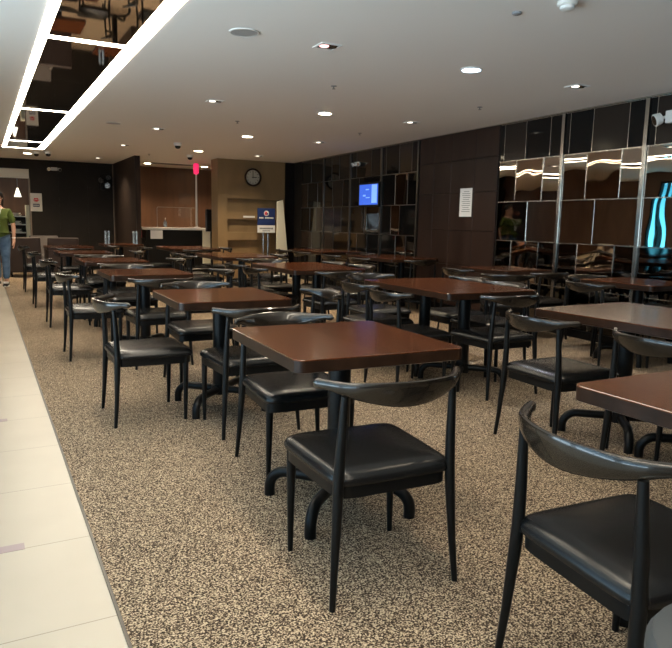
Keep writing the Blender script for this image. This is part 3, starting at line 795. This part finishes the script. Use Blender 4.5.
MB().lathe([(.02,-.62),(.03,-.66),(.085,-.84),(.082,-.84),(.02,-.66)], n=24).build('shade', M['lamp_shade'], o, smooth=True)
o = thing('dish_rack', 'cream shelf rack holding dishes inside the serving opening', 'shelf', (.72, 18.55, .004))
MB().box(.30,-.16,0,.40,.16,1.56).build('side_panel', M['cream'], o)
MB().box(-.40,-.16,0,-.36,.16,1.36).build('side_panel', M['cream'], o)
for z in (.86,1.06,1.26): MB().box(-.36,-.16,z,.30,.16,z+.025).build('shelf', M['white_paint'], o)
MB().box(-.36,.14,.3,.30,.16,1.30).build('back_panel', M['black_plastic'], o)
k = 0
for z, zn in ((.891,'lower'),(1.091,'middle'),(1.291,'top')):
    for dx, pn in ((-.2,'left'),(.1,'right')):
        q = thing('dish_stack', 'small stack of white dishes on the %s rack shelf, %s one' % (zn, pn), 'dishes', (.72+dx, 18.53, z), 0, 'dish stacks on the rack')
        MB().lathe([(.05,0),(.10,.015),(.105,.02),(.105,.03),(.05,.012)], n=20).build('plate', M['white_paint'], q, smooth=True)
        MB().lathe([(.04,.032),(.085,.06),(.09,.075),(.08,.075),(.03,.045)], n=20).build('bowl', M['white_paint'], q, smooth=True)
tag(MB().box(-1.0,17.75,.004,.24,18.3,.90).build('serving_counter', M['dark_panel'], bevel=.006), 'dark brown serving counter inside the opening behind the woman', 'counter')

# ------------------------------------------------------------------ the woman
def skin(name, verts, edges, radii, m, parent=None, root=0, levels=2):
    me = bpy.data.meshes.new(name); me.from_pydata(verts, edges, [])
    ob = bpy.data.objects.new(name, me); COL.objects.link(ob)
    sk = ob.modifiers.new('s', 'SKIN'); sk.use_smooth_shade = True
    lay = me.skin_vertices[0].data if me.skin_vertices else None
    if lay is None:
        bm = bmesh.new(); bm.from_mesh(me); bm.verts.layers.skin.verify(); bm.to_mesh(me); bm.free(); lay = me.skin_vertices[0].data
    for i, r_ in enumerate(radii):
        lay[i].radius = r_ if isinstance(r_, tuple) else (r_, r_); lay[i].use_root = (i == root)
    su = ob.modifiers.new('u', 'SUBSURF'); su.levels = levels; su.render_levels = levels
    dg = bpy.context.evaluated_depsgraph_get(); ev = ob.evaluated_get(dg)
    nm = bpy.data.meshes.new_from_object(ev)
    for p in nm.polygons: p.use_smooth = True
    nm.materials.clear(); nm.materials.append(m)
    bpy.data.objects.remove(ob)
    o2 = bpy.data.objects.new(name, nm); COL.objects.link(o2)
    if parent: o2.parent = parent
    return o2
P = thing('person', 'woman in green tee, jeans and sneakers walking at the left edge', 'person', (.30, 13.62, .004), math.radians(-14)); P.scale = (1.04, 1.04, 1.04)
V, E, Rr = [], [], []
def chain(start, pts):
    prev = start
    for p, r_ in pts:
        V.append(p); Rr.append(r_); i = len(V)-1
        if prev is not None: E.append((prev, i))
        prev = i
    return prev
chain(None, [((0,0,.90),(.145,.105))])
sp_ = chain(0, [((0,-.005,1.02),(.128,.10)),((0,0,1.18),(.145,.105)),((0,.005,1.30),(.13,.09)),((0,.005,1.37),(.055,.055)),((0,-.012,1.43),(.052,.055)),((0,-.02,1.49),(.068,.085)),((0,-.015,1.56),(.074,.092)),((0,-.008,1.615),(.05,.065))])
hands = []
for s_, sw in ((1,-.03),(-1,.06)):
    sh = chain(3, [((s_*.155,.005,1.30),(.055,.055)),((s_*.20,.015,1.19),.046),((s_*.225,.03,1.05),.040),((s_*.235,.0+sw,.93),.034),((s_*.24,-.03+sw,.83),.024),((s_*.242,-.045+sw,.775),(.026,.036))])
    hx, hy = s_*.242, -.045+sw
    for q, (dy, L) in enumerate(((-.026,.066),(-.009,.074),(.009,.070),(.025,.056))):
        chain(sh, [((hx,hy+dy,.735),.0095),((hx-s_*.006,hy+dy,.735-L*.55),.0085),((hx-s_*.018,hy+dy+.002,.735-L),.007)])
    chain(sh, [((hx-s_*.008,hy-.040,.765),.011),((hx-s_*.014,hy-.056,.735),.009),((hx-s_*.018,hy-.060,.712),.007)])
for s_, st in ((1,-.10),(-1,.14)):
    chain(0, [((s_*.088,0,.80),(.088,.09)),((s_*.092,st*.5-.01,.48),.058),((s_*.092,st*.7+.02,.32),.054),((s_*.092,st+.02,.10),.037),((s_*.092,st+.015,.06),.036),((s_*.10,st-.07,.035),.03)])
body = skin('body', V, E, Rr, M['skin'], P)
# clothes follow the same skeleton, a little fuller
tv = [(0,0,.80),(0,-.005,.94),(0,-.005,1.06),(0,0,1.18),(0,.005,1.29),(0,.005,1.35),(.155,.005,1.30),(.20,.015,1.19),(.22,.025,1.09),(-.155,.005,1.30),(-.20,.015,1.19),(-.22,.025,1.09)]
te = [(0,1),(1,2),(2,3),(3,4),(4,5),(4,6),(6,7),(7,8),(4,9),(9,10),(10,11)]
trr = [(.168,.128),(.165,.125),(.152,.12),(.165,.122),(.145,.105),(.075,.07),(.075,.07),(.068,.066),(.07,.066),(.075,.07),(.068,.066),(.07,.066)]
skin('shirt', tv, te, trr, M['tee'], P, 2)
jv = [(0,0,.97)]; je = []; jr = [(.15,.112)]
for s_, st in ((1,-.10),(-1,.14)):
    b0 = len(jv)
    jv += [(s_*.088,0,.80),(s_*.092,st*.5-.01,.48),(s_*.092,st*.7+.02,.32),(s_*.092,st+.02,.11)]
    jr += [(.100,.104),.072,.066,.056]; je += [(0,b0),(b0,b0+1),(b0+1,b0+2),(b0+2,b0+3)]
skin('jeans', jv, je, jr, M['denim'], P, 0)
for s_, st in ((1,-.10),(-1,.14)):
    rg = []
    for yy, hw, hz in ((.075,.028,.05),(.055,.040,.085),(.01,.043,.095),(-.05,.044,.072),(-.10,.046,.055),(-.14,.040,.046),(-.165,.022,.030)):
        rg.append([(s_*.096+hw*math.cos(2*PI*k/14), st+yy, max(.006, hz*.5+hz*.5*math.sin(2*PI*k/14))) for k in range(14)])
    sh = MB().loft(rg).build('shoe', M['black_plastic'], P, smooth=True)
    so = MB().loft([[(x*1.0, y_, 0.0) for x, y_ in [(s_*.096+.049*math.cos(2*PI*k/20)*(1-.15*math.sin(2*PI*k/20)), st-.045+.130*math.sin(2*PI*k/20)) for k in range(20)]],
                    [(x*1.0, y_, 0.024) for x, y_ in [(s_*.096+.047*math.cos(2*PI*k/20)*(1-.15*math.sin(2*PI*k/20)), st-.045+.128*math.sin(2*PI*k/20)) for k in range(20)]]]).build('sole', M['white_paint'], sh, smooth=True)
    MB().box(s_*.096-.042, st-.10, .055, s_*.096+.042, st-.055, .088).build('shoe_stripe', M['white_paint'], sh, bevel=.008)
# hair, face, badge, bracelet
hr = []
for z, rx, ry, oy in ((1.645,.030,.035,.0),(1.635,.062,.078,.002),(1.60,.084,.100,.010),(1.55,.089,.090,.030),(1.48,.083,.070,.048),(1.41,.074,.050,.062),(1.36,.055,.030,.066)):
    hr.append([(rx*math.cos(2*PI*k/20), oy-.005+ry*math.sin(2*PI*k/20), z) for k in range(20)])
MB().loft(hr).build('hair', M['hair'], P, smooth=True)
for s_ in (-1, 1):
    MB().lathe([(.004,-.006),(.011,-.003),(.011,.003)], (s_*.028,-.104,1.548), 10, axis='y').build('eye', M['hair'], P, smooth=True)
    MB().lathe([(.006,-.010),(.016,0),(.006,.010)], (s_*.074,-.012,1.53), 10, axis='x').build('ear', M['skin'], P, smooth=True)
MB().hexa([(-.013,-.118,1.508),(.013,-.118,1.508),(.016,-.092,1.505),(-.016,-.092,1.505),(-.006,-.104,1.55),(.006,-.104,1.55),(.006,-.095,1.55),(-.006,-.095,1.55)]).build('nose', M['skin'], P, bevel=.003)
MB().box(-.022,-.110,1.478,.022,-.098,1.486).build('mouth', M['red'], P, bevel=.003)
ld = MB()
for s_ in (-1, 1): ld.tube([(s_*.055,.02,1.39),(s_*.06,-.075,1.34),(s_*.045,-.128,1.25),(s_*.02,-.134,1.15)], .005, 6)
ld.build('lanyard', M['white_paint'], P)
MB().box(-.04,-.142,1.04,.04,-.134,1.15).build('badge', M['paper'], P)
MB().lathe([(.029,-.008),(.031,0),(.029,.008)], (.2385,-.052,.85), 16).build('bracelet', M['white_paint'], P, smooth=True)

# ------------------------------------------------------------------ daylight and look
wd = bpy.data.worlds.new('world'); scn.world = wd; wd.use_nodes = True
bg = wd.node_tree.nodes['Background']; bg.inputs[1].default_value = 1.0
# blue sky above; brighter half below the horizon added to lift the ceiling
wt = wd.node_tree; tcw = wt.nodes.new('ShaderNodeTexCoord'); sxw = wt.nodes.new('ShaderNodeSeparateXYZ'); rw_ = wt.nodes.new('ShaderNodeValToRGB')
wt.links.new(tcw.outputs['Generated'], sxw.inputs[0])
mw_ = wt.nodes.new('ShaderNodeMath'); mw_.operation = 'MULTIPLY_ADD'; mw_.inputs[1].default_value = .5; mw_.inputs[2].default_value = .5
wt.links.new(sxw.outputs[2], mw_.inputs[0]); wt.links.new(mw_.outputs[0], rw_.inputs[0])
e_ = rw_.color_ramp.elements; e_[0].position = .47; e_[0].color = (.66,.87,1,1); e_[1].position = .53; e_[1].color = (.09,.17,.24,1)
mm_ = wt.nodes.new('ShaderNodeVectorMath'); mm_.operation = 'SCALE'; mm_.inputs['Scale'].default_value = 8.5
wt.links.new(rw_.outputs[0], mm_.inputs[0]); wt.links.new(mm_.outputs[0], bg.inputs[0])
def portal(loc, rot, a, b):
    l = bpy.data.lights.new('window_portal', 'AREA'); l.shape = 'RECTANGLE'; l.size = a; l.size_y = b; l.cycles.is_portal = True
    o = bpy.data.objects.new('window_portal', l); COL.objects.link(o); o.location = loc; o.rotation_euler = rot
for a, b in opens: portal((LW-.16, (a+b)/2, (zlo+zhi)/2), (0, -PI/2, 0), zhi-zlo, b-a)

def area(name, loc, rot, sx_, sy_, e, col):
    l = bpy.data.lights.new(name, 'AREA'); l.shape = 'RECTANGLE'; l.size = sx_; l.size_y = sy_; l.energy = e; l.color = col
    o = bpy.data.objects.new(name, l); COL.objects.link(o); o.location = loc; o.rotation_euler = rot; return o
# lamps inside the serving room and the recess
spot('kitchen_lamp', (.2, 19.2, 2.5), 60, WARM, 2.6)
vs = scn.view_settings
scn.display_settings.display_device = 'sRGB'
vs.view_transform = 'Standard'; vs.look = 'None'; vs.exposure = .64; vs.gamma = 1; vs.use_curve_mapping = False
